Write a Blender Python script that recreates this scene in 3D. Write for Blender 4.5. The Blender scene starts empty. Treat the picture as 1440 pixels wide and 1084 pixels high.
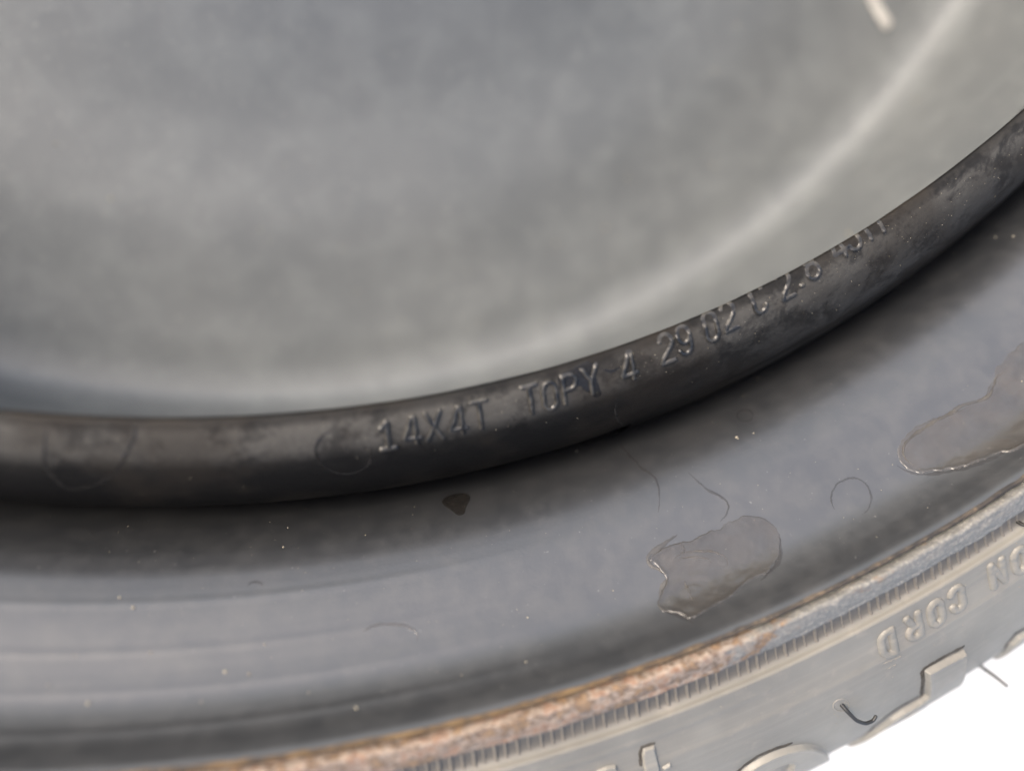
import bpy, math, random
import numpy as np
from mathutils import Matrix, Vector

random.seed(7); RNG = np.random.default_rng(7)
scene = bpy.context.scene
COL = scene.collection
MM = 0.001
ZO = 96.1            # height of the upper rim flange above the ground, mm

# ------------------------------------------------------------------ camera
CAM = dict(C=(0.0, -130.405, 78.419), yaw=0.702848, pit=-1.256535, roll=2.343418, f=1116.72)
def cam_basis():
    y, p, ro = CAM['yaw'], CAM['pit'], CAM['roll']
    f = np.array([math.sin(y)*math.cos(p), -math.cos(y)*math.cos(p), math.sin(p)])
    r = np.cross(f, [0, 0, 1.0]); r /= np.linalg.norm(r); u = np.cross(r, f)
    c, s = math.cos(ro), math.sin(ro)
    return f, c*r + s*u, -s*r + c*u
FV, RV, UV_ = cam_basis()
cam_data = bpy.data.cameras.new('camera'); cam = bpy.data.objects.new('camera', cam_data); COL.objects.link(cam)
cam_data.sensor_width = 36.0
cam_data.lens = CAM['f']/1440*36.0
cam_data.clip_start = 0.004; cam_data.clip_end = 200.0
M = Matrix(((RV[0], UV_[0], -FV[0], 0), (RV[1], UV_[1], -FV[1], CAM['C'][1]*MM),
            (RV[2], UV_[2], -FV[2], (CAM['C'][2]+ZO)*MM), (0, 0, 0, 1)))
cam.matrix_world = M
cam_data.dof.use_dof = True
cam_data.dof.focus_distance = 0.104
cam_data.dof.aperture_fstop = 5.8
scene.camera = cam
scene.render.resolution_x = 1024; scene.render.resolution_y = 770

# ------------------------------------------------------------------ sky, sun, exposure
SUN_AZ = math.radians(141)      # direction the light comes from, measured from +x
SUN_EL = math.radians(42)
world = bpy.data.worlds.new('World'); scene.world = world; world.use_nodes = True
wt = world.node_tree; wt.nodes.clear()
sky = wt.nodes.new('ShaderNodeTexSky'); sky.sky_type = 'NISHITA'; sky.sun_disc = False
sky.sun_elevation = SUN_EL; sky.sun_rotation = math.pi/2 - SUN_AZ
sky.air_density = 1.0; sky.dust_density = 5.0; sky.ozone_density = 0.8
bg = wt.nodes.new('ShaderNodeBackground'); bg.inputs['Strength'].default_value = 0.15
wo = wt.nodes.new('ShaderNodeOutputWorld')
wt.links.new(sky.outputs[0], bg.inputs['Color']); wt.links.new(bg.outputs[0], wo.inputs['Surface'])
sd = bpy.data.lights.new('sun', 'SUN'); sd.energy = 0.9; sd.angle = math.radians(18); sd.color = (1.0, 0.93, 0.83)
sun = bpy.data.objects.new('sun', sd); COL.objects.link(sun)
sv = Vector((math.cos(SUN_AZ)*math.cos(SUN_EL), math.sin(SUN_AZ)*math.cos(SUN_EL), math.sin(SUN_EL)))
sun.rotation_euler = sv.to_track_quat('Z', 'Y').to_euler(); sun.location = (0, 0, 3)
scene.view_settings.view_transform = 'Standard'; scene.view_settings.look = 'None'
scene.view_settings.exposure = 1.57; scene.view_settings.gamma = 1.0
scene.view_settings.use_curve_mapping = False

# ------------------------------------------------------------------ materials
def new_mat(name):
    m = bpy.data.materials.new(name); m.use_nodes = True
    nt = m.node_tree; nt.nodes.clear()
    out = nt.nodes.new('ShaderNodeOutputMaterial'); b = nt.nodes.new('ShaderNodeBsdfPrincipled')
    nt.links.new(b.outputs[0], out.inputs['Surface'])
    return m, nt, b
class NT:
    """small helper to write node graphs"""
    def __init__(self, nt):
        self.nt = nt; self.tc = nt.nodes.new('ShaderNodeTexCoord')
    def link(self, a, b): self.nt.links.new(a, b)
    def coord(self, kind='Object', scale=(1, 1, 1), loc=(0, 0, 0)):
        mp = self.nt.nodes.new('ShaderNodeMapping'); mp.inputs['Scale'].default_value = scale
        mp.inputs['Location'].default_value = loc
        self.link(self.tc.outputs[kind], mp.inputs['Vector']); return mp.outputs[0]
    def noise(self, vec, scale, detail=4, rough=.55, dist=0.0):
        n = self.nt.nodes.new('ShaderNodeTexNoise'); n.inputs['Scale'].default_value = scale
        n.inputs['Detail'].default_value = detail; n.inputs['Roughness'].default_value = rough
        n.inputs['Distortion'].default_value = dist
        self.link(vec, n.inputs['Vector']); return n.outputs['Fac']
    def ramp(self, fac, stops):
        r = self.nt.nodes.new('ShaderNodeValToRGB'); el = r.color_ramp.elements
        while len(el) < len(stops): el.new(0.5)
        for e, (p, c) in zip(el, stops):
            e.position = p; e.color = (c, c, c, 1) if isinstance(c, (int, float)) else (*c, 1)
        self.link(fac, r.inputs[0]); return r.outputs[0]
    def mix(self, fac, a, b, mode='MIX'):
        m = self.nt.nodes.new('ShaderNodeMix'); m.data_type = 'RGBA'; m.blend_type = mode
        for sock, v in ((m.inputs[0], fac), (m.inputs[6], a), (m.inputs[7], b)):
            if isinstance(v, (int, float)): sock.default_value = v
            elif isinstance(v, tuple): sock.default_value = (*v, 1)
            else: self.link(v, sock)
        return m.outputs[2]
    def math(self, op, a, b=0.0, c=None):
        m = self.nt.nodes.new('ShaderNodeMath'); m.operation = op
        for s, v in zip(m.inputs, (a, b, c)):
            if v is None: continue
            if isinstance(v, (int, float)): s.default_value = v
            else: self.link(v, s)
        return m.outputs[0]
    def bump(self, h, strength, dist, prev=None):
        b = self.nt.nodes.new('ShaderNodeBump'); b.inputs['Strength'].default_value = strength
        b.inputs['Distance'].default_value = dist
        self.link(h, b.inputs['Height'])
        if prev is not None: self.link(prev, b.inputs['Normal'])
        return b.outputs[0]

def mat_rim():
    m, nt, b = new_mat('rim_paint'); g = NT(nt); o = g.coord()
    uv = g.coord('UV', (0.012, 1.0, 1))          # stretched round the wheel: rolling marks
    big = g.noise(o, 60, 4); mid = g.noise(o, 330, 6, .65); fine = g.noise(o, 2600, 3, .6)
    col = g.mix(g.ramp(big, [(.35, 0), (.7, 1)]), (.017, .018, .0195), (.023, .0235, .0245))
    dust = g.ramp(mid, [(.42, 0), (.75, 1)])
    col = g.mix(g.math('MULTIPLY', dust, .16), col, (.078, .075, .070))
    spk = g.ramp(g.noise(o, 1500, 2, .5), [(.73, 0), (.77, 1)])
    col = g.mix(g.math('MULTIPLY', spk, .18), col, (.28, .27, .25))
    g.link(col, b.inputs['Base Color'])
    r = g.math('MULTIPLY_ADD', mid, .08, .35); r = g.math('ADD', r, g.math('MULTIPLY', dust, .04)); g.link(r, b.inputs['Roughness'])
    b.inputs['Specular IOR Level'].default_value = 1.0
    n = g.bump(g.noise(uv, .45, 2, .5), .05, .0004)
    n = g.bump(mid, .05, .0003, n); n = g.bump(fine, .15, .00006, n)
    g.link(n, b.inputs['Normal']); return m

def mat_collar():
    m, nt, b = new_mat('stained_collar_paint'); g = NT(nt); o = g.coord()
    uv = g.coord('UV', (1, 1, 1))
    sep = nt.nodes.new('ShaderNodeSeparateXYZ'); g.link(uv, sep.inputs[0])
    col = (.0045, .0043, .0042)
    mid = g.noise(o, 170, 6, .62, .6); fine = g.noise(o, 1400, 5, .7); big = g.noise(o, 70, 3)
    # pale dust lies on the crown (low v), breaking off in ragged patches
    crown = g.ramp(sep.outputs[1], [(.0, 0), (.010, .25), (.020, 1), (.050, .85), (.072, .12), (.10, 0)])
    patch = g.ramp(g.math('ADD', mid, g.math('MULTIPLY', fine, .25)), [(.53, 0), (.66, 1)])
    right = g.ramp(g.math('MULTIPLY_ADD', sep.outputs[0], .5, 1.5), [(.36, 0), (.52, 1)])  # paler to the right: sky light on that side put into the colour
    crown = g.math('MAXIMUM', crown, g.math('MULTIPLY', g.math('MULTIPLY', right, .8), g.ramp(sep.outputs[1], [(.0, 0), (.02, 1), (.12, .9), (.165, .2)])))
    dm = g.math('MULTIPLY', crown, g.math('MULTIPLY_ADD', patch, .6, .4))
    dm = g.math('MULTIPLY', dm, g.math('MULTIPLY_ADD', fine, .8, .55))
    c = g.mix(dm, col, (.072, .067, .058))
    brown = g.ramp(big, [(.48, 0), (.6, 1)])
    c = g.mix(g.math('MULTIPLY', brown, .5), c, (.020, .016, .012))
    grain = g.ramp(g.noise(o, 3800, 2), [(.68, 0), (.76, 1)])
    c = g.mix(g.math('MULTIPLY', g.math('MULTIPLY', grain, crown), .5), c, (.2, .18, .15))
    g.link(c, b.inputs['Base Color'])
    g.link(g.math('MULTIPLY_ADD', dm, .35, .40), b.inputs['Roughness'])
    b.inputs['Specular IOR Level'].default_value = .11
    n = g.bump(fine, .3, .0002); n = g.bump(mid, .2, .0005, n); g.link(n, b.inputs['Normal']); return m

def mat_letter():
    m, nt, b = new_mat('raised_stamp_paint'); g = NT(nt); o = g.coord()
    f = g.noise(o, 900, 4, .6)
    c = g.mix(g.ramp(f, [(.4, 0), (.7, 1)]), (.010, .0095, .0085), (.060, .054, .043))
    g.link(c, b.inputs['Base Color']); b.inputs['Roughness'].default_value = .33
    b.inputs['Specular IOR Level'].default_value = .5
    g.link(g.bump(f, .25, .0001), b.inputs['Normal']); return m

def mat_disc():
    m, nt, b = new_mat('grey_disc_paint'); g = NT(nt); o = g.coord()
    big = g.noise(o, 28, 3, .5); mid = g.noise(o, 140, 5, .6, .4); fine = g.noise(o, 900, 4, .6)
    c = g.mix(g.ramp(big, [(.3, 0), (.7, 1)]), (.076, .083, .085), (.094, .100, .100))
    c = g.mix(g.math('MULTIPLY', g.ramp(mid, [(.42, 0), (.68, 1)]), .38), c, (.140, .150, .147))
    c = g.mix(g.math('MULTIPLY', g.ramp(fine, [(.6, 0), (.75, 1)]), .3), c, (.30, .295, .28))
    g.link(c, b.inputs['Base Color']); g.link(g.math('MULTIPLY_ADD', mid, .08, .50), b.inputs['Roughness']); b.inputs['Specular IOR Level'].default_value = .7
    n = g.bump(mid, .12, .001); g.link(n, b.inputs['Normal']); return m

def mat_lip():
    m, nt, b = new_mat('rusty_rim_lip'); g = NT(nt); o = g.coord()
    uv = g.coord('UV', (1, 1, 1)); sep = nt.nodes.new('ShaderNodeSeparateXYZ'); g.link(uv, sep.inputs[0])
    st = g.coord('UV', (34, 4, 1))
    big = g.noise(o, 90, 4, .6); mid = g.noise(o, 700, 5, .65, .5); fine = g.noise(o, 2500, 4, .7)
    streak = g.noise(st, 1.0, 4, .6)
    # u runs along the edge: 0 at the left of the lip, 1 at the right; less rust to the right
    amt = g.ramp(sep.outputs[0], [(0, .74), (.42, .70), (.56, .50), (.75, .44), (1, .42)])
    v = g.math('ADD', g.math('MULTIPLY', mid, .30), g.math('ADD', g.math('MULTIPLY', big, .25), g.math('MULTIPLY', streak, .45)))
    rust = g.ramp(g.math('ADD', v, g.math('SUBTRACT', amt, .5)), [(.50, 0), (.58, 1)])
    rc = g.ramp(g.math('ADD', g.math('MULTIPLY', mid, .5), g.math('MULTIPLY', streak, .5)), [(.36, (.26, .205, .16)), (.44, (.16, .085, .05)), (.49, (.25, .20, .155)), (.54, (.075, .048, .034)), (.58, (.21, .135, .075)), (.66, (.10, .06, .035))])
    steel = g.mix(g.ramp(fine, [(.4, 0), (.6, 1)]), (.10, .098, .090), (.16, .152, .135))
    c = g.mix(rust, steel, rc)
    c = g.mix(g.math('MULTIPLY', g.ramp(fine, [(.58, 0), (.7, 1)]), .5), c, (.40, .36, .30))
    g.link(c, b.inputs['Base Color'])
    g.link(g.math('MULTIPLY_ADD', rust, .3, .5), b.inputs['Roughness'])
    n = g.bump(g.math('ADD', mid, streak), .5, .0005); n = g.bump(fine, .4, .0001, n); g.link(n, b.inputs['Normal']); return m

def mat_seam():
    m, nt, b = new_mat('rust_stained_seam'); g = NT(nt); o = g.coord()
    mid = g.noise(o, 500, 5, .65)
    sep = nt.nodes.new('ShaderNodeSeparateXYZ'); g.link(g.coord('UV', (1, 1, 1)), sep.inputs[0])
    amb = g.ramp(mid, [(.35, (.030, .021, .014)), (.52, (.085, .052, .022)), (.7, (.15, .095, .04))])
    drk = g.ramp(mid, [(.40, (.014, .012, .011)), (.56, (.040, .032, .024)), (.68, (.11, .08, .05))])
    c = g.mix(g.ramp(sep.outputs[0], [(.42, 0), (.55, 1)]), amb, drk)
    g.link(c, b.inputs['Base Color']); b.inputs['Roughness'].default_value = .8
    g.link(g.bump(mid, .5, .0003), b.inputs['Normal']); return m

def mat_rubber(name='tyre_rubber', k=1.0):
    m, nt, b = new_mat(name); g = NT(nt); o = g.coord()
    uv = g.coord('UV', (.02, 1.2, 1))
    big = g.noise(o, 50, 4, .6); mid = g.noise(o, 350, 5, .65, .3); fine = g.noise(o, 2600, 4, .7)
    st = g.noise(uv, 1.0, 4, .6)
    c = g.mix(g.ramp(big, [(.3, 0), (.7, 1)]), (.116*k, .108*k, .091*k), (.178*k, .167*k, .140*k))
    c = g.mix(g.math('MULTIPLY', g.ramp(st, [(.5, 0), (.8, 1)]), .18), c, (.27*k, .245*k, .205*k))
    c = g.mix(g.math('MULTIPLY', g.ramp(mid, [(.55, 0), (.75, 1)]), .35), c, (.25*k, .22*k, .18*k))
    sep = nt.nodes.new('ShaderNodeSeparateXYZ'); g.link(g.coord('UV', (1, 1, 1)), sep.inputs[0])
    band = g.ramp(g.math('DIVIDE', sep.outputs[1], 20.0), [(.36, 1), (.43, .85), (.455, 0)])
    c = g.mix(g.math('MULTIPLY', band, .8), c, (.068*k, .060*k, .050*k))
    g.link(c, b.inputs['Base Color']); g.link(g.math('MULTIPLY_ADD', mid, .2, .42), b.inputs['Roughness'])
    n = g.bump(mid, .15, .0003); n = g.bump(fine, .2, .00006, n); g.link(n, b.inputs['Normal']); return m

def mat_simple(name, c, rough=.6, c2=None, scale=600, spec=.5, bump=.2, alpha=1.0):
    m, nt, b = new_mat(name); g = NT(nt); o = g.coord(); f = g.noise(o, scale, 5, .65)
    g.link(g.mix(g.ramp(f, [(.35, 0), (.7, 1)]), c, c2 or tuple(x*.7 for x in c)), b.inputs['Base Color'])
    b.inputs['Roughness'].default_value = rough; b.inputs['Specular IOR Level'].default_value = spec
    if alpha < 1: g.link(g.math('MULTIPLY', g.ramp(g.noise(o, 260, 5, .65, .5), [(.32, .45), (.68, 1.0)]), alpha*1.25), b.inputs['Alpha'])
    g.link(g.bump(f, bump, .0002), b.inputs['Normal']); return m

def mat_ground():
    m, nt, b = new_mat('pale_concrete'); g = NT(nt); o = g.coord()
    a = g.noise(o, 6, 6, .6); f = g.noise(o, 180, 5, .7)
    c = g.mix(g.ramp(a, [(.3, 0), (.7, 1)]), (.60, .59, .55), (.68, .67, .63))
    c = g.mix(g.math('MULTIPLY', f, .25), c, (.52, .51, .48))
    g.link(c, b.inputs['Base Color']); b.inputs['Roughness'].default_value = .85
    g.link(g.bump(f, .3, .001), b.inputs['Normal']); return m

MAT = dict(worn=mat_rubber('worn_pale_rubber', 1.22), rim=mat_rim(), collar=mat_collar(), letter=mat_letter(), disc=mat_disc(), lip=mat_lip(), seam=mat_seam(),
           rubber=mat_rubber(), ground=mat_ground(), rib=mat_simple('dusty_rib_rubber', (.145, .13, .108), .7, (.075, .067, .056), 500), hair=mat_simple('black_rubber_hair', (.02, .019, .016), .4),
           residue=mat_simple('dried_beige_residue', (.050, .045, .039), .24, (.085, .072, .058), 160, .9, .10, .40),
           ridge=mat_simple('residue_edge', (.12, .108, .09), .5, (.05, .045, .04), 300, .4, .2, .4),
           edge_shade=mat_simple('painted_edge_shade', (.045, .038, .030), .9, (.07, .06, .048), 900, .2, .3, .7), tide=mat_simple('water_tide_mark', (.022, .020, .020), .45, (.035, .03, .028), 700, .4, .1, .32),
           darkstain=mat_simple('dark_wet_stain', (.012, .011, .010), .3, (.018, .016, .014), 700, .4, .1, .75),
           grit=mat_simple('sand_grain', (.30, .27, .20), .6, (.2, .17, .12), 2000), fleck_mat=mat_simple('white_mark', (.36, .35, .32), .6))

# ------------------------------------------------------------------ geometry helpers
def link(o, parent=None, mat=None):
    COL.objects.link(o)
    if parent is not None: o.parent = parent
    if mat is not None and o.data is not None and len(o.data.materials) == 0: o.data.materials.append(mat)
    return o
def mesh_np(name, verts, faces, uvs=None, smooth=True):
    """verts Nx3 in mm (z measured from the upper flange), faces Mx4 or Mx3 ints"""
    me = bpy.data.meshes.new(name); verts = np.asarray(verts, float).copy(); faces = np.asarray(faces, np.int64)
    verts[:, 2] += ZO; verts *= MM
    k = faces.shape[1]
    me.vertices.add(len(verts)); me.vertices.foreach_set('co', verts.astype(np.float32).ravel())
    me.loops.add(faces.size); me.loops.foreach_set('vertex_index', faces.astype(np.int32).ravel())
    me.polygons.add(len(faces)); me.polygons.foreach_set('loop_start', np.arange(0, faces.size, k, dtype=np.int32))
    me.polygons.foreach_set('loop_total', np.full(len(faces), k, np.int32))
    me.polygons.foreach_set('use_smooth', np.full(len(faces), smooth, bool))
    if uvs is not None:
        l = me.uv_layers.new(name='UVMap'); l.data.foreach_set('uv', np.asarray(uvs, np.float32)[faces.ravel()].ravel())
    me.update(); me.validate(); return me
def spline(pts, step=.25):
    """centripetal Catmull-Rom through (r,z) points, resampled at ~step mm"""
    P = np.array(pts, float); P = np.vstack([2*P[0]-P[1], P, 2*P[-1]-P[-2]]); out = []
    for i in range(1, len(P)-2):
        p0, p1, p2, p3 = P[i-1:i+3]
        t = [0]
        for a, b in ((p0, p1), (p1, p2), (p2, p3)): t.append(t[-1] + max(np.linalg.norm(b-a), 1e-6)**.5)
        n = max(2, int(np.linalg.norm(p2-p1)/.02)); u = np.linspace(t[1], t[2], n, endpoint=False)[:, None]
        A1 = (t[1]-u)/(t[1]-t[0])*p0+(u-t[0])/(t[1]-t[0])*p1; A2 = (t[2]-u)/(t[2]-t[1])*p1+(u-t[1])/(t[2]-t[1])*p2
        A3 = (t[3]-u)/(t[3]-t[2])*p2+(u-t[2])/(t[3]-t[2])*p3
        B1 = (t[2]-u)/(t[2]-t[0])*A1+(u-t[0])/(t[2]-t[0])*A2; B2 = (t[3]-u)/(t[3]-t[1])*A2+(u-t[1])/(t[3]-t[1])*A3
        out.append((t[2]-u)/(t[2]-t[1])*B1+(u-t[1])/(t[2]-t[1])*B2)
    Q = np.vstack(out+[P[-2][None]])
    s = np.r_[0, np.cumsum(np.linalg.norm(np.diff(Q, axis=0), axis=1))]
    return Q, s
class Surf:
    """surface of revolution given by a profile; sign tells on which side its normal points"""
    def __init__(self, pts, sign=1):
        self.Q, self.s = spline(pts); self.sign = sign; self.L = self.s[-1]; self.disp = None
    def rz(self, s): return np.interp(s, self.s, self.Q[:, 0]), np.interp(s, self.s, self.Q[:, 1])
    def normal(self, s):
        h = .15; r1, z1 = self.rz(np.clip(s-h, 0, self.L)); r2, z2 = self.rz(np.clip(s+h, 0, self.L))
        dr, dz = r2-r1, z2-z1; L = np.hypot(dr, dz)+1e-9
        return self.sign*-dz/L, self.sign*dr/L
    def pt(self, phi, s, h=0.0):
        r, z = self.rz(s); nr, nz = self.normal(s)
        if self.disp is not None: h = h+self.disp(phi, s)
        r = r+nr*h; z = z+nz*h
        return np.stack([r*np.cos(phi), r*np.sin(phi), z+0*phi], -1)
    def hit(self, x, y, smin=0, smax=1e9):
        """where the line of sight of photo pixel (x, y) meets this surface: (phi, s)"""
        d = FV + RV*(x-720)/CAM['f'] - UV_*(y-542)/CAM['f']; C = np.array(CAM['C'])
        k = (self.s >= smin) & (self.s <= smax); Q = self.Q[k]; s = self.s[k]
        t = (Q[:, 1]-C[2])/d[2]; X = C[None]+t[:, None]*d; f = np.hypot(X[:, 0], X[:, 1])-Q[:, 0]
        idx = np.where(f[:-1]*f[1:] <= 0)[0]
        if len(idx) == 0: i = int(np.argmin(abs(f)))
        else: i = int(idx[np.argmax(Q[idx, 1])])
        P = X[i]; return math.atan2(P[1], P[0]), float(s[i])
def phis(dense0, dense1, dstep, coarse=1.0):
    a = np.arange(dense0, dense1, dstep); b = np.arange(dense1, dense0+360, coarse)
    return np.radians(np.r_[a, b])
def revolve(name, S, ph, ss, hfun=None, uvfun=None):
    PH, SS = np.meshgrid(ph, ss, indexing='ij'); h = 0*PH if hfun is None else hfun(PH, SS)
    V = S.pt(PH, SS, h).reshape(-1, 3); n, m = PH.shape
    i = np.arange(n)[:, None]; j = np.arange(m-1)[None]; i2 = (i+1) % n
    F = np.stack([i*m+j, i2*m+j, i2*m+j+1, i*m+j+1], -1).reshape(-1, 4)
    if S.sign < 0: F = F[:, ::-1]
    uv = np.stack([PH*170, SS], -1).reshape(-1, 2) if uvfun is None else uvfun(PH, SS).reshape(-1, 2)
    return mesh_np(name, V, F, uv)
def vnoise(x, y, seed=0):
    """cheap smooth value noise"""
    xi, yi = np.floor(x).astype(int), np.floor(y).astype(int); fx, fy = x-xi, y-yi
    fx = fx*fx*(3-2*fx); fy = fy*fy*(3-2*fy)
    def hsh(a, b): v = np.sin(a*127.1+b*311.7+seed*74.7)*43758.5453; return v-np.floor(v)
    return (hsh(xi, yi)*(1-fx)+hsh(xi+1, yi)*fx)*(1-fy)+(hsh(xi, yi+1)*(1-fx)+hsh(xi+1, yi+1)*fx)*fy-.5

# ------------------------------------------------------------------ profiles (r, z) in mm
S_RIM = Surf([(187.1, .9), (186.75, .3), (186.35, -.9), (185.7, -3.0), (184.2, -5.9), (181, -9.2), (176.0, -13.9), (172.6, -18.5), (171.3, -23.3), (170.9, -29),
              (170.7, -36), (170.6, -48), (170.6, -60), (171, -72), (172.5, -82), (178, -91), (186, -95), (190, -95.2)], -1)
S_LIP = Surf([(188.1, -.9), (188.3, 1.1), (188.42, 1.5), (188.7, 1.68), (189.4, 1.55), (190.3, 1.28), (191.3, .80), (191.75, .68), (191.98, .40), (192.03, -.3), (191.6, -1.8)], 1)
S_COL = Surf([(170.4, -44), (169, -38), (164, -29), (158.6, -20.5), (154.4, -14.6), (153.25, -12.6), (153.05, -12.15), (153.25, -11.85), (153.9, -11.6), (156.2, -12.05),
              (159.0, -13.3), (162.3, -15.8), (165.3, -19.2), (167.6, -23.2), (168.9, -27.2), (169.0, -28.4), (168.5, -28.9), (167.5, -28.0)], 1)
S_DISC = Surf([(22, -62), (40, -62.5), (70, -66), (95, -73.5), (115, -78.5), (135, -80), (148, -81.2), (156, -81.3), (162.8, -81.0),
               (166.9, -79.4), (169.2, -75.6), (169.8, -69), (169.8, -42), (170.2, -40.5)], 1)
def arc(a0, a1, n, c=(193.7, -48.6), R=47.5):
    return [(c[0]+R*math.sin(math.radians(a)), c[1]+R*math.cos(math.radians(a))) for a in np.linspace(a0, a1, n)]
S_TYRE = Surf([(190.8, -6), (191.4, -2.2), (192.2, -.95), (193.4, -1.35), (195.2, -1.75), (196.0, -1.5), (196.5, -.85), (197.3, -.95)] + arc(7, 68, 14) +
              [(240.6, -34), (243.5, -40), (243.8, -48.6), (243.5, -57), (240.6, -63.2)] + arc(112, 173, 14) + [(196, -95.5), (190.8, -92)], 1)
# ------------------------------------------------------------------ wheel
wheel = bpy.data.objects.new('spare_wheel', None); COL.objects.link(wheel)
wheel['label'] = 'dark painted steel wheel with rusty lip and grey tyre lying on a pale surface'
wheel['category'] = 'wheel'
def part(name, me, mat, parent, label=None, kind=None):
    o = bpy.data.objects.new(name, me); link(o, parent, mat)
    if label: o['label'] = label
    if kind: o['kind'] = kind
    return o

PH = phis(-116, -34, .1)
RIDGES = [S_RIM.hit(*q, 1.5, 48)[1] for q in ((100, 850), (150, 918), (150, 974), (250, 1022))]
def ridges(p, s):
    f = np.clip((-np.degrees(p)-83)/9, 0, 1)
    return f*sum(.055*np.exp(-((s-q-.35*vnoise(p*170/40, s*0, 4))/.42)**2) for q in RIDGES)
S_RIM.disp = lambda p, s: ridges(p, s)+ .012*vnoise(p*170/9, s/5, 3)+.04*vnoise(p*170/30, s/14, 5)+.085*vnoise(p*170/200, s/1.6, 6)*np.clip((-np.degrees(p)-76)/14, .15, 1)
rim = part('rim', revolve('rim', S_RIM, PH, np.r_[np.arange(0, 3, .12), np.arange(3, 48, .35), np.linspace(48, S_RIM.L, 30)]), MAT['rim'], wheel)
def lip_uv(p, s): return np.stack([(np.degrees(p)+96)/34, s/S_LIP.L], -1)
lip = part('rim_lip', revolve('rim_lip', S_LIP, phis(-106, -50, .05), np.linspace(0, S_LIP.L, 60),
           lambda p, s: .16*vnoise(p*170/.8, s/.7, 1)+.20*vnoise(p*170/3.2, s/1.6, 2)*(np.degrees(p) < -66), lip_uv), MAT['lip'], rim, 'rusty outer lip of the rim')
# thin rust line inside the lip
S_SEAM = Surf([(186.9, .2), (187.1, 1.0), (187.3, 1.3), (187.5, 1.3), (187.7, 1.0), (187.9, .1), (188.4, -.6)], 1)
part('rust_line', revolve('rust_line', S_SEAM, phis(-106, -50, .08), np.linspace(0, S_SEAM.L, 10),
     lambda p, s: .10*vnoise(p*170/1.3, s/.7, 11)-.03, lip_uv), MAT['seam'], rim, 'thin brown rust line inside the lip')

def col_h(p, s):
    deg = np.degrees(p)
    h = .05*vnoise(p*170/5, s/4, 8)+.02*vnoise(p*170/1.2, s/1.2, 9)
    w = np.clip((deg+82.8)/4.0, 0, 1)*np.clip((-77.0-deg)/.25, 0, 1); t = np.clip((s-(S_COL.L-5.2))/2.0, 0, 1)
    h = h-2.4*w**1.5*t*t*(3-2*t)
    return h
ss = np.r_[np.linspace(0, 26, 20), np.arange(26.5, S_COL.L, .25), [S_COL.L]]
rr, zz = S_COL.rz(S_COL.s); S_CROWN = float(S_COL.s[np.argmax(zz)])
S_COL.disp = col_h
collar = part('well_collar', revolve('well_collar', S_COL, phis(-116, -34, .1), ss, None,
              lambda p, s: np.stack([p*1.7, (s-S_CROWN+1.2)/100], -1)), MAT['collar'], wheel, 'black brown collar stamped with raised characters')

# widened foot of the collar right of the weld notch
def foot_patch():
    a, b = math.radians(-76.9), math.radians(-34); L = S_COL.L
    S = Surf([(166.6, -21.2), (168.9, -25.4), (170.4, -28.9), (170.7, -30.5), (169.6, -31)], 1)
    p = np.linspace(a, b, 420); s = np.linspace(0, S.L, 30); P, Q = np.meshgrid(p, s, indexing='ij')
    ease = np.clip((P-a)/math.radians(.25), 0, 1)
    V = S.pt(P, Q, .10*ease+.05*vnoise(P*170/5, Q/3, 4)-.12*np.clip(1-Q/1.2, 0, 1)).reshape(-1, 3); n, m = P.shape
    i = np.arange(n-1)[:, None]; j = np.arange(m-1)[None]
    F = np.stack([i*m+j, (i+1)*m+j, (i+1)*m+j+1, i*m+j+1], -1).reshape(-1, 4)
    return mesh_np('collar_foot', V, F, np.stack([P*1.7, Q/100+.13], -1).reshape(-1, 2))
part('collar_foot', foot_patch(), MAT['collar'], collar, 'wider foot of the collar past the weld notch')

disc = part('wheel_disc', revolve('wheel_disc', S_DISC, phis(-150, 0, .5), np.r_[np.arange(0, S_DISC.L, 1.0), [S_DISC.L]],
            lambda p, s: .35*vnoise(p*170/42, s/30, 21)+.05*vnoise(p*170/14, s/12, 22)), MAT['disc'], wheel, 'pale grey wheel disc out of focus below the collar')

S_TYRE_RIDGE = S_TYRE.hit(1370, 851, 5, 45)[1]
def tyre_h(p, s):
    h = .06*vnoise(p*170/6, s/4, 31)
    k = s-S_TYRE_RIDGE
    h = h+.16/(1+np.exp(-k/.18))*np.exp(-np.clip(k, 0, None)/3.0)
    h = h+.12*np.exp(-((s-S_TYRE_RIDGE+4.2)/.4)**2)*np.clip(.3+1.5*vnoise(p*170/18, s*0, 2), 0, 1)
    return h
S_TYRE.disp = tyre_h
tyre = part('tyre', revolve('tyre', S_TYRE, phis(-106, -44, .12), np.r_[np.arange(0, 12, .15), np.arange(12, 62, .35), np.arange(62, S_TYRE.L, 1.5), [S_TYRE.L]]),
            MAT['rubber'], wheel)

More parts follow.
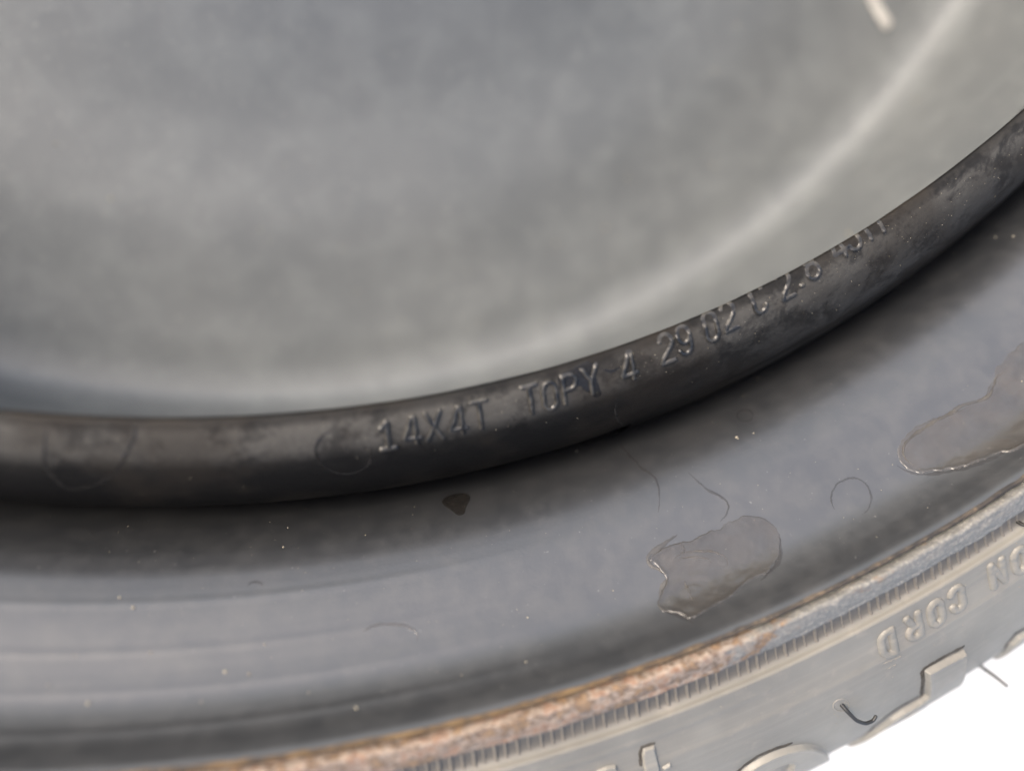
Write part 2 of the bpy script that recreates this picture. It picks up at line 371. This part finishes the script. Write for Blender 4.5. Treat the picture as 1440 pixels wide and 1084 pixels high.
# ------------------------------------------------------------------ raised characters
def A(cx, cy, rx, ry, a0, a1, n=14):
    return [(cx+rx*math.cos(math.radians(a)), cy+ry*math.sin(math.radians(a))) for a in np.linspace(a0, a1, n)]
GL = {  # strokes in a cell 0..0.56 wide, 0..1 high
 '1': [[(.08, .80), (.16, .84), (.27, 1), (.27, 0)], [(.06, 0), (.48, 0)]],
 '4': [[(.40, 0), (.40, .98), (.32, .98), (.04, .22), (.04, .2), (.52, .2)]],
 'X': [[(.04, 0), (.50, 1)], [(.04, 1), (.50, 0)]],
 'T': [[(.04, 1), (.50, 1)], [(.27, 1), (.27, 0)]],
 'O': [A(.27, .72, .21, .28, 0, 180)+A(.27, .28, .21, .28, 180, 360)+[(.48, .72)]],
 '0': [A(.27, .78, .2, .22, 0, 180)+A(.27, .22, .2, .22, 180, 360)+[(.47, .78)]],
 'P': [[(.07, 0), (.07, 1), (.27, 1)]+A(.27, .75, .22, .25, 90, -90)+[(.07, .5)]],
 'Y': [[(.03, 1), (.27, .5), (.27, 0)], [(.51, 1), (.27, .5)]],
 '2': [A(.27, .74, .21, .26, 165, -20)+[(.40, .52), (.12, .2), (.06, 0), (.50, 0)]],
 '9': [A(.27, .70, .20, .29, 0, 360, 22), [(.47, .70)]+A(.27, .25, .2, .25, 0, -160)],
 '8': [A(.27, .76, .18, .24, 0, 360, 20), A(.27, .26, .22, .26, 0, 360, 22)],
 'C': [A(.27, .74, .21, .26, 10, 180)+A(.27, .26, .21, .26, 180, 350)],
 'J': [[(.48, 1), (.48, .28)]+A(.27, .26, .21, .26, 0, -170)],
 'N': [[(.05, 0), (.05, 1), (.49, 0), (.49, 1)]],
 'R': [[(.07, 0), (.07, 1), (.27, 1)]+A(.27, .75, .22, .25, 90, -90)+[(.07, .5)], [(.27, .5), (.50, 0)]],
 'D': [[(.06, 0), (.06, 1), (.22, 1)]+A(.22, .72, .26, .28, 90, 0)+A(.22, .28, .26, .28, 0, -90)+[(.06, 0)]],
 'L': [[(.07, 1), (.07, 0), (.49, 0)]],
 '.': [[(.24, .07), (.30, .07)]],
}
def chaikin(P, n=2, closed=True):
    for _ in range(n):
        Q = []
        m = len(P) if closed else len(P)-1
        if not closed: Q.append(P[0])
        for i in range(m):
            a, b = P[i], P[(i+1) % len(P)]
            Q += [(.75*a[0]+.25*b[0], .75*a[1]+.25*b[1]), (.25*a[0]+.75*b[0], .25*a[1]+.75*b[1])]
        if not closed: Q.append(P[-1])
        P = Q
    return P
def seg_dist(X, Y, strokes):
    D = np.full(X.shape, 1e9)
    for st in strokes:
        for (x0, y0), (x1, y1) in zip(st[:-1], st[1:]):
            dx, dy = x1-x0, y1-y0; L2 = dx*dx+dy*dy+1e-12
            t = np.clip(((X-x0)*dx+(Y-y0)*dy)/L2, 0, 1); D = np.minimum(D, np.hypot(X-x0-t*dx, Y-y0-t*dy))
    return D
def poly_sdf(X, Y, P):
    P = list(P); D = seg_dist(X, Y, [P+[P[0]]]); ins = np.zeros(X.shape, bool)
    for (x0, y0), (x1, y1) in zip(P, P[1:]+P[:1]):
        c = ((y0 > Y) != (y1 > Y)); ins ^= c & (X < (x1-x0)*(Y-y0)/(y1-y0+1e-15)+x0)
    return np.where(ins, -D, D)
def relief(name, S, ph0, s0, half_w, half_h, hfun, keep, step, flip=1, local=None):
    """height patch on surface S: local a (mm along the circle, to photo right) and b (mm, up = decreasing s * flip)"""
    a = np.arange(-half_w, half_w+step, step); b = np.arange(-half_h, half_h+step, step)
    Aa, Bb = np.meshgrid(a, b, indexing='ij'); h = hfun(Aa, Bb); k = keep(Aa, Bb)
    r0, _ = S.rz(s0); V = S.pt(ph0+Aa/r0, np.clip(s0-flip*Bb, 0, S.L), h).reshape(-1, 3); n, m = Aa.shape
    i = np.arange(n-1)[:, None]; j = np.arange(m-1)[None]
    F = np.stack([i*m+j, (i+1)*m+j, (i+1)*m+j+1, i*m+j+1], -1).reshape(-1, 4)
    kk = k.ravel(); F = F[kk[F].any(1)]
    if flip < 0: F = F[:, ::-1]
    used = np.unique(F); re = np.full(len(V), -1); re[used] = np.arange(len(used))
    uv = np.stack([(ph0*170+Aa).ravel(), (s0-flip*Bb).ravel()], -1)
    return mesh_np(name, V[used], re[F][:, ::-1], uv[used])
def glyph(name, ch, S, ph0, s0, H, wid, raise_, mat, parent, label=None, flip=1, step=.07, rot=0.0, flat=0.0):
    """centre-bottom of the character at (ph0, s0)"""
    st = GL[ch]; cw = .54*H/2
    def loc(a, b):
        c, s = math.cos(rot), math.sin(rot); a2, b2 = a*c+b*s, -a*s+b*c
        if flip < 0: return (-a2+cw)/H, (b2+H/2)/H
        return (a2+cw)/H, (b2+H/2)/H
    def dist(a, b): x, y = loc(a, b); return seg_dist(x, y, st)*H
    def hf(a, b):
        d = dist(a, b)+.03*vnoise(a/.35+ph0*90, b/.35, 5); t = np.clip(1-(d/wid), -1, 1)
        up = np.sqrt(np.clip(1-(np.clip(d, 0, wid)/wid)**2, 0, 1)) if flat == 0 else np.clip(t/(1-flat), 0, 1)**.7
        r = raise_*(up*(1+.25*vnoise(a/.6+ph0*50, b/.6, 8)))
        if S is S_COL: r = r*np.clip((sc-b-S_CROWN-.05)/.45, 0.0, 1)
        return r-.06*(d > wid)
    sc = s0-flip*H/2
    me = relief(name, S, ph0, sc, cw+wid+.25+H*.1, H/2+wid+.25+H*.05, hf, lambda a, b: dist(a, b) < wid+.03, step, flip)
    return part(name, me, mat, parent, label)

STAMP = [('1', 547, 630), ('4', 580, 622.5), ('X', 612, 616), ('4', 645, 609), ('T', 677, 601), ('T', 748, 580), ('O', 775, 574),
         ('P', 803, 564), ('Y', 833, 553), ('4', 886, 533), ('2', 940, 508.5), ('9', 965, 497), ('0', 1003, 478), ('2', 1029, 463),
         ('C', 1071, 438.5), ('2', 1109, 418), ('.', 1128, 403.5), ('8', 1146, 391), ('4', 1185, 362), ('J', 1205, 350), ('T', 1225, 336), ('Y', 1243, 325)]
for ch, x, y in STAMP:
    ph0, s0 = S_COL.hit(x, y, S_CROWN-2, S_COL.L)
    glyph('raised_character', ch, S_COL, ph0, s0, 3.95, .28 if ch != '1' else .36, .31, MAT['letter'], collar,
          label="raised dot stamped on the collar" if ch == '.' else "raised %s %s stamped on the collar" % ('digit' if ch.isdigit() else 'letter', ch), step=.06)

# ------------------------------------------------------------------ tyre details
def add_ribs():
    prof = [(192.35, -.62), (193.3, -.80), (194.6, -1.08), (195.6, -1.02), (196.0, -.85)]
    r0, r1 = 192.3, 196.1; n = 9; V = []; F = []
    t = np.linspace(0, 1, n)
    S = Surf([(192.2, -.95), (193.4, -1.35), (195.2, -1.75), (195.8, -1.65)], 1)
    for i, u in enumerate(t):
        s = u*S.L*.98; e = math.sin(math.pi*min(max(u, .04), .96))**.35
        for k, (da, h) in enumerate(((-.30, -.10), (-.13, .15*e), (0, .27*e), (.12, .15*e), (.24, -.10))):
            V.append(S.pt(np.array(da/194.0), np.array(s), h))
    V = np.array(V).reshape(-1, 3)
    for i in range(n-1):
        for k in range(4): F.append((i*5+k, i*5+k+1, (i+1)*5+k+1, (i+1)*5+k))
    F = np.array(F)[:, ::-1]
    MES = []
    for q in (1.0, .92, .84):
        V2 = V.copy(); mid_ = V2.reshape(-1, 5, 3); base_ = (mid_[:, :1]+mid_[:, 4:])/2
        V2 = (mid_-np.array([0, 0, (1-q)*.9-.07])).reshape(-1, 3)
        me = mesh_np('bead_rib', V2, F); me.materials.append(MAT['rib']); MES.append(me)
    pitch = 1.36/194.0; a = math.radians(-101); k = 0
    while a < math.radians(-52):
        o = bpy.data.objects.new('bead_rib', random.choice(MES)); COL.objects.link(o); o.parent = tyre
        o.rotation_euler.z = a+random.gauss(0, .06)*pitch; a += pitch*(1+.05*math.sin(k*.7)); k += 1
        sc = 1.0
        o.scale = (1, 1, 1)
    # the rest of the ring, joined
    n2 = int((2*math.pi-math.radians(49))/pitch); VV = []; FF = []
    for q in range(n2):
        c, s = math.cos(a+q*pitch), math.sin(a+q*pitch)
        VV.append(np.stack([V[:, 0]*c-V[:, 1]*s, V[:, 0]*s+V[:, 1]*c, V[:, 2]], -1)); FF.append(F+q*len(V))
    part('bead_rib_ring', mesh_np('bead_rib_ring', np.vstack(VV), np.vstack(FF)), MAT['rubber'], tyre, kind='stuff')
add_ribs()

def px_local(S, pts, smin=5, smax=60):
    q = [S.hit(x, y, smin, smax) for x, y in pts]
    ph = np.array([a for a, b in q]); s = np.array([b for a, b in q]); p0, s0 = ph.mean(), s.mean(); r0, _ = S.rz(s0)
    return p0, s0, [((a-p0)*r0, -(b-s0)) for a, b in q]
# small lettering NYLON CORD, upside down towards the tread
def tyre_glyph(ch, x, y, H=4.0, wid=.58, raise_=.38, rot=0.0):
    ph0, sc = S_TYRE.hit(x, y, 5, 60)
    glyph('raised_letter', ch, S_TYRE, ph0, sc-H/2, H, wid, raise_, MAT['rubber'], tyre, label='raised letter %s on the tyre sidewall' % ch, flip=-1, step=.09, rot=rot)
for ch, x, y in (('D', 1248, 904), ('R', 1285, 880), ('O', 1316, 861), ('C', 1345, 841), ('N', 1402, 805), ('O', 1433, 787)):
    tyre_glyph(ch, x, y)

def plate(name, pts, holes, raise_, mat, parent, label, bev=.35, extra=0, step=.12, edge=.0, soft=0):
    pts = chaikin(pts, soft); holes = [chaikin(h, 2) for h in holes]
    p0, s0, P = px_local(S_TYRE, pts); X = np.array(P)
    r0, _ = S_TYRE.rz(s0)
    def loc(h): 
        q = [S_TYRE.hit(x, y, 5, 60) for x, y in h]; return [((a-p0)*r0, -(b-s0)) for a, b in q]
    if extra:   # carry the outline on over the shoulder, beyond what is seen
        for i in extra: P[i] = (P[i][0], P[i][1]-5.5)
    HP = [loc(h) for h in holes]; X = np.array(P); hw = abs(X[:, 0]).max()+1; hh = abs(X[:, 1]).max()+1
    def sd(a, b):
        d = poly_sdf(a, b, P)
        for h in HP: d = np.maximum(d, -poly_sdf(a, b, h))
        return d
    def hf(a, b):
        d = -sd(a, b)+.05*vnoise(a/.8, b/.8, 4); t = np.clip(d/bev, 0, 1); t = t*t*(3-2*t)
        return raise_*t+edge*np.exp(-((d-bev)/(.3))**2)-.08*(d < 0)
    me = relief(name, S_TYRE, p0, s0, hw, hh, hf, lambda a, b: sd(a, b) < .05, step)
    return part(name, me, MAT['worn'], parent, label)
plate('raised_block', [(1356, 912), (1327, 927), (1299, 942), (1300, 975), (1291, 983), (1268, 996), (1250, 1008), (1230, 1024), (1212, 1042), (1205, 1053),
      (1214, 1054), (1250, 1038), (1294, 1008), (1333, 984), (1347, 960), (1355, 935)],
      [[(1297, 990), (1283, 993), (1270, 999), (1262, 1008), (1257, 1018), (1264, 1022), (1276, 1014), (1290, 1003)]], .74, MAT['rubber'], tyre,
      'big raised block letter at the tyre shoulder', extra=(9, 10, 11, 12, 13), edge=.08)
plate('raised_block', [(1430, 893), (1445, 884), (1475, 866), (1475, 885), (1445, 902), (1428, 912), (1412, 924), (1418, 905)],
      [], .74, MAT['rubber'], tyre, 'big raised block letter cut by the right edge of the photo', extra=(3, 4, 5, 6))
plate('raised_block', [(1036, 1090), (1048, 1078), (1068, 1065), (1090, 1055), (1112, 1048), (1135, 1045), (1152, 1048), (1163, 1054), (1166, 1062), (1163, 1072), (1154, 1084), (1140, 1098), (1100, 1115), (1050, 1115)],
      [[(1062, 1092), (1082, 1076), (1100, 1068), (1112, 1068), (1110, 1076), (1100, 1090), (1080, 1100)]], .74, MAT['rubber'], tyre,
      'big raised round letter at the bottom edge', edge=.08, soft=2)
plate('raised_bar', [(902, 1060), (904, 1052), (920, 1047), (926, 1075), (929, 1100), (908, 1104)], [], .4, MAT['rubber'], tyre, 'small raised bar on the sidewall', bev=.2, step=.08)
plate('raised_bar', [(930, 1077), (942, 1070), (943, 1075), (932, 1082)], [], .35, MAT['rubber'], tyre, 'short raised tick on the sidewall', bev=.2, step=.08)
plate('raised_bar', [(838, 1083), (852, 1076), (866, 1074), (870, 1096), (842, 1104)], [], .4, MAT['rubber'], tyre, 'small raised block left of the bar', bev=.2, step=.08)

def tube(name, pts, rad, mat, parent, label, n=10):
    P = np.array(pts, float); t = np.linspace(0, len(P)-1, 8*(len(P)-1)+1)
    # smooth through the points
    Q = np.stack([np.interp(t, range(len(P)), P[:, k]) for k in range(3)], -1)
    for _ in range(6): Q[1:-1] = .25*Q[:-2]+.5*Q[1:-1]+.25*Q[2:]
    V = []; F = []; T = np.gradient(Q, axis=0); up = np.array([.3, .2, .9])
    for i, (q, d) in enumerate(zip(Q, T)):
        d = d/np.linalg.norm(d); a = np.cross(d, up); a /= np.linalg.norm(a); b = np.cross(d, a); u = i/(len(Q)-1)
        rr_ = rad*(1.15-.3*u)*(1 if i < len(Q)-1 else .55)
        for k in range(n): V.append(q+rr_*(math.cos(2*math.pi*k/n)*a+math.sin(2*math.pi*k/n)*b))
    for i in range(len(Q)-1):
        for k in range(n): F.append((i*n+k, i*n+(k+1) % n, (i+1)*n+(k+1) % n, (i+1)*n+k))
    e = (len(Q)-1)*n
    for k in range(0, n-2, 2): F.append((e, e+k+1, e+k+2, e+(k+3) % n if k+3 < n else e))
    F = [f for f in F if len(set(f)) == 4]
    return part(name, mesh_np(name, V, F), mat, parent, label)
def over(S, x, y, h, smin=5, smax=60):
    p, s = S.hit(x, y, smin, smax); return S.pt(np.array(p), np.array(s), h)
h1 = tube('vent_hair', [over(S_TYRE, 1183, 990, -.3), over(S_TYRE, 1186, 993, .8), over(S_TYRE, 1192, 998, 1.7), over(S_TYRE, 1202, 999, 2.1), over(S_TYRE, 1213, 995, 2.1), over(S_TYRE, 1219, 989, 1.9)],
          .27, MAT['hair'], tyre, 'curled rubber vent hair beside the big letter')
d0 = over(S_TYRE, 1377, 936, 0); pa, sa = S_TYRE.hit(1377, 936, 5, 60)
tube('vent_hair', [over(S_TYRE, 1377, 936, -.4), over(S_TYRE, 1382, 941, .5), over(S_TYRE, 1387, 945, 1.6), over(S_TYRE, 1391, 947, 2.9), over(S_TYRE, 1394, 949, 4.2)], .32, MAT['hair'], tyre,
     'straight rubber vent hair standing off the tyre shoulder')
tube('vent_hair', [over(S_TYRE, 1430, 733, -.3, 2), over(S_TYRE, 1434, 737, .7, 2), over(S_TYRE, 1441, 741, 1.0, 2), over(S_TYRE, 1449, 742, 1.0, 2)], .22, MAT['hair'], tyre, 'short rubber vent hair lying on the bead')
def ringlet(x, y, rad):
    P = [(x+rad*1.15*math.cos(t), y+rad*.85*math.sin(t)) for t in np.linspace(0, 2*math.pi, 25)]
    p0, s0, L = px_local(S_TYRE, P)
    me = relief('hair_collar', S_TYRE, p0, s0, 2.2, 2.2, lambda a, b: .16*np.exp(-(seg_dist(a, b, [L])/.12)**2)-.05, lambda a, b: seg_dist(a, b, [L]) < .25, .06)
    part('hair_collar', me, MAT['rubber'], tyre, 'small moulded ring at the foot of the curled hair')
ringlet(1183, 991, 10)
for pts in ([(1245, 925), (1262, 915)], [(1243, 932), (1266, 922)], [(1247, 940), (1258, 934)]):
    p0, s0, L = px_local(S_TYRE, pts)
    part('mould_mark', relief('mould_mark', S_TYRE, p0, s0, 3, 3, lambda a, b: .14*np.exp(-(seg_dist(a, b, [L])/.2)**2)*(1+vnoise(a/.3, b/.3))-.04, lambda a, b: seg_dist(a, b, [L]) < .3, .08), MAT['rubber'], tyre)

def edge_shade(pts, w=.28):  # dark ribbon along raised letter edges, their shaded side painted on
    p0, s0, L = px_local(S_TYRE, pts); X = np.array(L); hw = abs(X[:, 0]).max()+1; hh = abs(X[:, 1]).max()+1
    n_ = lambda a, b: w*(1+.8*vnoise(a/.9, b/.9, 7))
    me = relief('edge_shade_line', S_TYRE, p0, s0, hw, hh, lambda a, b: .03+.05*np.clip(1-seg_dist(a, b, [L])/n_(a, b), -1, 1), lambda a, b: seg_dist(a, b, [L]) < n_(a, b), .1)
    part('edge_shade_line', me, MAT['edge_shade'], tyre, 'dark line painted as shade along a raised block edge')
edge_shade([(1296, 985), (1296, 972), (1297, 944), (1300, 939), (1327, 923), (1354, 909)])
edge_shade([(1203, 1052), (1210, 1040), (1228, 1021), (1248, 1005), (1266, 993), (1290, 980)])
edge_shade([(1034, 1088), (1046, 1076), (1066, 1062), (1090, 1052), (1112, 1045)])
edge_shade([(1410, 922), (1416, 905), (1428, 890), (1445, 881)])
edge_shade([(1297, 990), (1283, 993), (1270, 999), (1262, 1008), (1257, 1018)], .22)
edge_shade([(1066, 1088), (1084, 1077), (1100, 1070), (1112, 1069)], .22)
edge_shade([(901, 1075), (900, 1060), (903, 1050), (919, 1045)], .18)

# ------------------------------------------------------------------ stains and dried residue on the rim
def film(name, pts, mat, label, ripple=None, edge=.10, base=.05, S=S_RIM, parent=rim, smin=1.5, smax=48, step=.12, jag=.5, edge_w=.22, edge_bias=None):
    pts = chaikin(pts, 2)
    p0, s0, L = px_local(S, pts, smin, smax); X = np.array(L); hw = abs(X[:, 0]).max()+1.2; hh = abs(X[:, 1]).max()+1.2
    def sd(a, b): return poly_sdf(a+jag*vnoise(a/1.3, b/1.3, 3)+.4*jag*vnoise(a/.4, b/.4, 6), b+jag*vnoise(a/1.3, b/1.3, 13)+.4*jag*vnoise(a/.4, b/.4, 16), L)
    def hf(a, b):
        d = -sd(a, b); h = base*np.clip(d/.15, 0, 1)
        w = 1.0 if edge_bias is None else edge_bias(a, b, hw, hh)
        h = h+edge*w*np.exp(-((d-.25)/edge_w)**2)
        if ripple: h = h+ripple(a, b, d)
        return np.where(d < 0, -.05, np.maximum(h, .025*np.clip(d/.1, 0, 1)))
    return part(name, relief(name, S, p0, s0, hw, hh, hf, lambda a, b: sd(a, b) < .02, step), mat, parent, label)
rip = lambda a, b, d: .05*np.sin((np.hypot((a+3)/1.7, b-1.2)+.8*vnoise(a/2, b/2, 2))*4.2)*np.exp(-((a+2)/5.5)**2-((b-.5)/3.2)**2)+.15*vnoise(a/2.6, b/1.1, 7)+.04*vnoise(a/.7, b/.5, 27)
film('residue_patch', [(910, 787), (935, 768), (985, 755), (1040, 727), (1065, 724), (1085, 734), (1098, 752), (1096, 785), (1080, 803), (1052, 820), (1020, 842), (990, 862),
     (975, 873), (955, 862), (930, 858), (924, 846), (932, 828), (940, 812), (928, 800)], MAT['residue'], 'beige dried residue patch in the middle of the rim', rip,
     step=.09, edge_bias=lambda a, b, hw, hh: np.clip(.6-a/hw*.9, .12, 1.3))
film('residue_patch', [(1262, 650), (1260, 630), (1275, 608), (1310, 590), (1350, 575), (1385, 560), (1400, 520), (1425, 490), (1460, 470), (1490, 520), (1490, 600), (1440, 628), (1400, 640), (1365, 655),
     (1320, 662), (1285, 668)], MAT['residue'], 'beige dried residue patch near the right edge', lambda a, b, d: .13*vnoise(a/2, b/1.0, 9)+.04*vnoise(a/.7, b/.5, 19), 
     edge_bias=lambda a, b, hw, hh: np.clip(.5+b/hh*1.1, .1, 1.3))
def line(name, pts, w, h, mat, label, S=S_RIM, parent=rim, smin=1.5, smax=48, step=.07):
    pts = chaikin(pts, 2, False)
    p0, s0, L = px_local(S, pts, smin, smax); X = np.array(L); hw = abs(X[:, 0]).max()+1; hh = abs(X[:, 1]).max()+1
    def dd(a, b): return seg_dist(a+.18*vnoise(a/.9, b/.9, 3)+.1*vnoise(a/.3, b/.3, 5), b+.18*vnoise(a/.9, b/.9, 4)+.1*vnoise(a/.3, b/.3, 9), [L])
    e0, e1 = L[0], L[-1]; Ln = max(np.hypot(np.ptp(X[:, 0]), np.ptp(X[:, 1])), .5)
    ww = lambda a, b: w*(1+.9*vnoise(a/1.1, b/1.1, 17))*np.clip(.12+np.minimum(np.hypot(a-e0[0], b-e0[1]), np.hypot(a-e1[0], b-e1[1]))/(.3*Ln), .12, 1)
    return part(name, relief(name, S, p0, s0, hw, hh, lambda a, b: h*np.clip(1-(dd(a, b)/ww(a, b))**2, -1, 1)+.012, lambda a, b: dd(a, b) < ww(a, b), step), mat, parent, label)
def loop(cx, cy, rx, ry, a0=0, a1=360, n=26, k=.0):
    return [(cx+rx*math.cos(math.radians(t))*(1+k*math.sin(math.radians(t*2))), cy+ry*math.sin(math.radians(t))) for t in np.linspace(a0, a1, n)]
# pale raised edges of the two residue patches
line('residue_edge', [(952, 752), (935, 765), (915, 776), (910, 786), (917, 797), (935, 806)], .30, .12, MAT['ridge'], 'pale raised edge of the middle residue patch')
line('residue_edge', [(940, 812), (930, 826), (927, 842)], .22, .10, MAT['ridge'], 'pale lower edge of the middle residue patch')
line('residue_edge', [(1285, 655), (1268, 640), (1272, 622), (1295, 604), (1315, 592), (1335, 583), (1350, 571), (1372, 565), (1390, 558), (1397, 548), (1401, 528), (1415, 522)], .24, .14, MAT['ridge'], 'jagged pale edge of the right residue patch')
line('residue_crack', [(958, 763), (962, 775), (960, 780)], .10, .05, MAT['tide'], 'dark crack in the middle residue patch')
line('residue_ring', loop(985, 790, 38, 16, 190, 400), .12, .05, MAT['ridge'], 'faint curved line inside the middle residue patch')
line('residue_ring', loop(975, 792, 24, 9, 200, 380), .10, .05, MAT['ridge'], 'faint inner curve of the middle residue patch')
line('residue_ring', [(963, 815), (966, 828), (976, 845)], .12, .05, MAT['ridge'], 'short pale scratch in the middle residue patch')
T = 'thin dark tide mark '
line('tide_mark', [(870, 622), (885, 640), (905, 660), (922, 672), (927, 685), (928, 705), (925, 720)], .13, .02, MAT['tide'], T+'running down from the weld notch')
line('tide_mark', [(968, 663), (985, 682), (1008, 695), (1026, 708), (1022, 722), (1012, 734)], .13, .02, MAT['tide'], T+'above the middle residue patch')
line('tide_mark', loop(1197, 700, 28, 28, -215, 55)+[], .11, .02, MAT['tide'], T+'forming an open loop')
line('tide_mark', [(1096, 752), (1099, 775), (1092, 796), (1070, 815)], .18, .02, MAT['tide'], T+'right of the middle residue patch')
line('tide_mark', [(932, 858), (950, 862), (975, 875)], .30, .02, MAT['tide'], T+'below the middle residue patch')
line('tide_mark', [(1262, 655), (1285, 668), (1330, 664), (1370, 655), (1405, 640), (1440, 622)], .22, .02, MAT['tide'], T+'below the right residue patch')
line('tide_mark', loop(1047, 584, 11, 8, 0, 360), .13, .02, MAT['tide'], T+'in a small ring')
line('tide_mark', loop(358, 824, 10, 6, 180, 360), .12, .02, MAT['tide'], T+'in a small arc at left')
line('tide_mark', loop(548, 895, 40, 18, 200, 380), .14, .02, MAT['residue'], 'faint pale arc at the bottom left')
film('wet_stain', [(620, 704), (628, 697), (645, 692), (660, 694), (662, 702), (655, 712), (654, 722), (643, 726), (636, 718), (624, 711)], MAT['darkstain'], 'small dark stain below the collar', edge=.03, base=.02, jag=.15, step=.09, smax=60)
# stains on the collar
CO = dict(S=S_COL, parent=collar, smin=S_CROWN-.5, smax=S_COL.L-1)
line('tide_mark', [(66, 600), (62, 640), (64, 660), (85, 682), (100, 690), (130, 684), (160, 668), (178, 640), (190, 615), (190, 595)], .16, .02, MAT['darkstain'], 'large dark tide mark loop at the left of the collar', **CO)
line('tide_mark', [(470, 600), (445, 622), (444, 640), (455, 658), (478, 668), (505, 664), (522, 650), (522, 628)], .15, .02, MAT['darkstain'], 'dark tide mark loop left of the digit 1', **CO)
line('tide_mark', [(845, 518), (858, 524), (872, 516)], .14, .02, MAT['darkstain'], 'short dark tide mark left of the lone digit 4', **CO)
line('tide_mark', [(868, 560), (864, 580), (870, 592), (878, 600)], .14, .02, MAT['darkstain'], 'dark tide mark above the weld notch', **CO)
film('wet_stain', [(782, 528), (815, 513), (832, 506), (836, 530), (848, 552), (838, 562), (826, 550), (812, 540), (800, 556), (788, 548)], MAT['darkstain'], 'dark brown stain behind the letters P and Y', edge=.0, base=.02, jag=.3, step=.09, **CO)

# ------------------------------------------------------------------ grit
def grit():
    V = []; F = []
    def blob(S, p, s, size, lift=.3):
        c = S.pt(np.array(p), np.array(s), size*lift); q = RNG.normal(size=(6, 3)); b0 = len(V)
        ax = np.array([[1, 0, 0], [-1, 0, 0], [0, 1, 0], [0, -1, 0], [0, 0, 1], [0, 0, -1]])*RNG.uniform(.45, 1.2, (6, 1))*size+q*size*.15
        for a in ax: V.append(c+a)
        for f in ((0, 2, 4), (2, 1, 4), (1, 3, 4), (3, 0, 4), (2, 0, 5), (1, 2, 5), (3, 1, 5), (0, 3, 5)): F.append([b0+k for k in f])
    for x, y, sz in ((1036, 615, .22), (1038, 617, .16), (1060, 609, .16), (168, 840, .2), (188, 854, .22), (317, 944, .2), (351, 947, .2), (68, 963, .22), (124, 989, .24),
                     (502, 996, .24), (434, 973, .18), (212, 917, .2), (372, 906, .18), (283, 987, .2), (398, 769, .16), (1440-15, 333, .2), (1400, 334, .15), (862, 830, .15), (742, 868, .15)):
        p, s = S_RIM.hit(x, y, 1.5, 48); blob(S_RIM, p, s, sz)
    for _ in range(230):
        p = math.radians(RNG.uniform(-106, -52)); s = RNG.uniform(3, 36); blob(S_RIM, p, s, RNG.uniform(.03, .075)*(1 if RNG.random() < .93 else 1.8))
    for _ in range(260):
        p = math.radians(RNG.uniform(-108, -50)); s = S_CROWN+abs(RNG.normal(0, 4)); blob(S_COL, p, min(s, S_COL.L-2), RNG.uniform(.03, .07))
    for _ in range(120):
        p = math.radians(RNG.uniform(-92, -60)); s = RNG.uniform(6, 34); blob(S_TYRE, p, s, RNG.uniform(.03, .08))
    for _ in range(60):
        p = math.radians(RNG.uniform(-125, -40)); s = RNG.uniform(80, S_DISC.L-12); blob(S_DISC, p, s, RNG.uniform(.12, .4))
    return mesh_np('sand_grit', V, F, smooth=False)
g_ = part('sand_grit', grit(), MAT['grit'], None, kind='stuff'); g_['label'] = 'fine pale sand grains scattered over the wheel and tyre'; g_['category'] = 'sand'
# white fleck on the disc
p0, s0, L = px_local(S_DISC, [(1222, -6), (1228, 8), (1238, 24), (1244, 34)], 60, 200)
fl = part('white_fleck', relief('white_fleck', S_DISC, p0, s0, 6, 6, lambda a, b: .6*np.clip(1-(seg_dist(a, b, [L])/1.9)**2, 0, 1)+.30, lambda a, b: seg_dist(a, b, [L]) < 1.1, .2), MAT['fleck_mat'], disc, 'white elongated fleck on the disc')

# ------------------------------------------------------------------ ground
me = bpy.data.meshes.new('ground')
R = 60.0; me.from_pydata([(-R, -R, 0), (R, -R, 0), (R, R, 0), (-R, R, 0)], [], [(0, 1, 2, 3)]); me.materials.append(MAT['ground'])
gr = bpy.data.objects.new('ground', me); COL.objects.link(gr); gr['kind'] = 'structure'
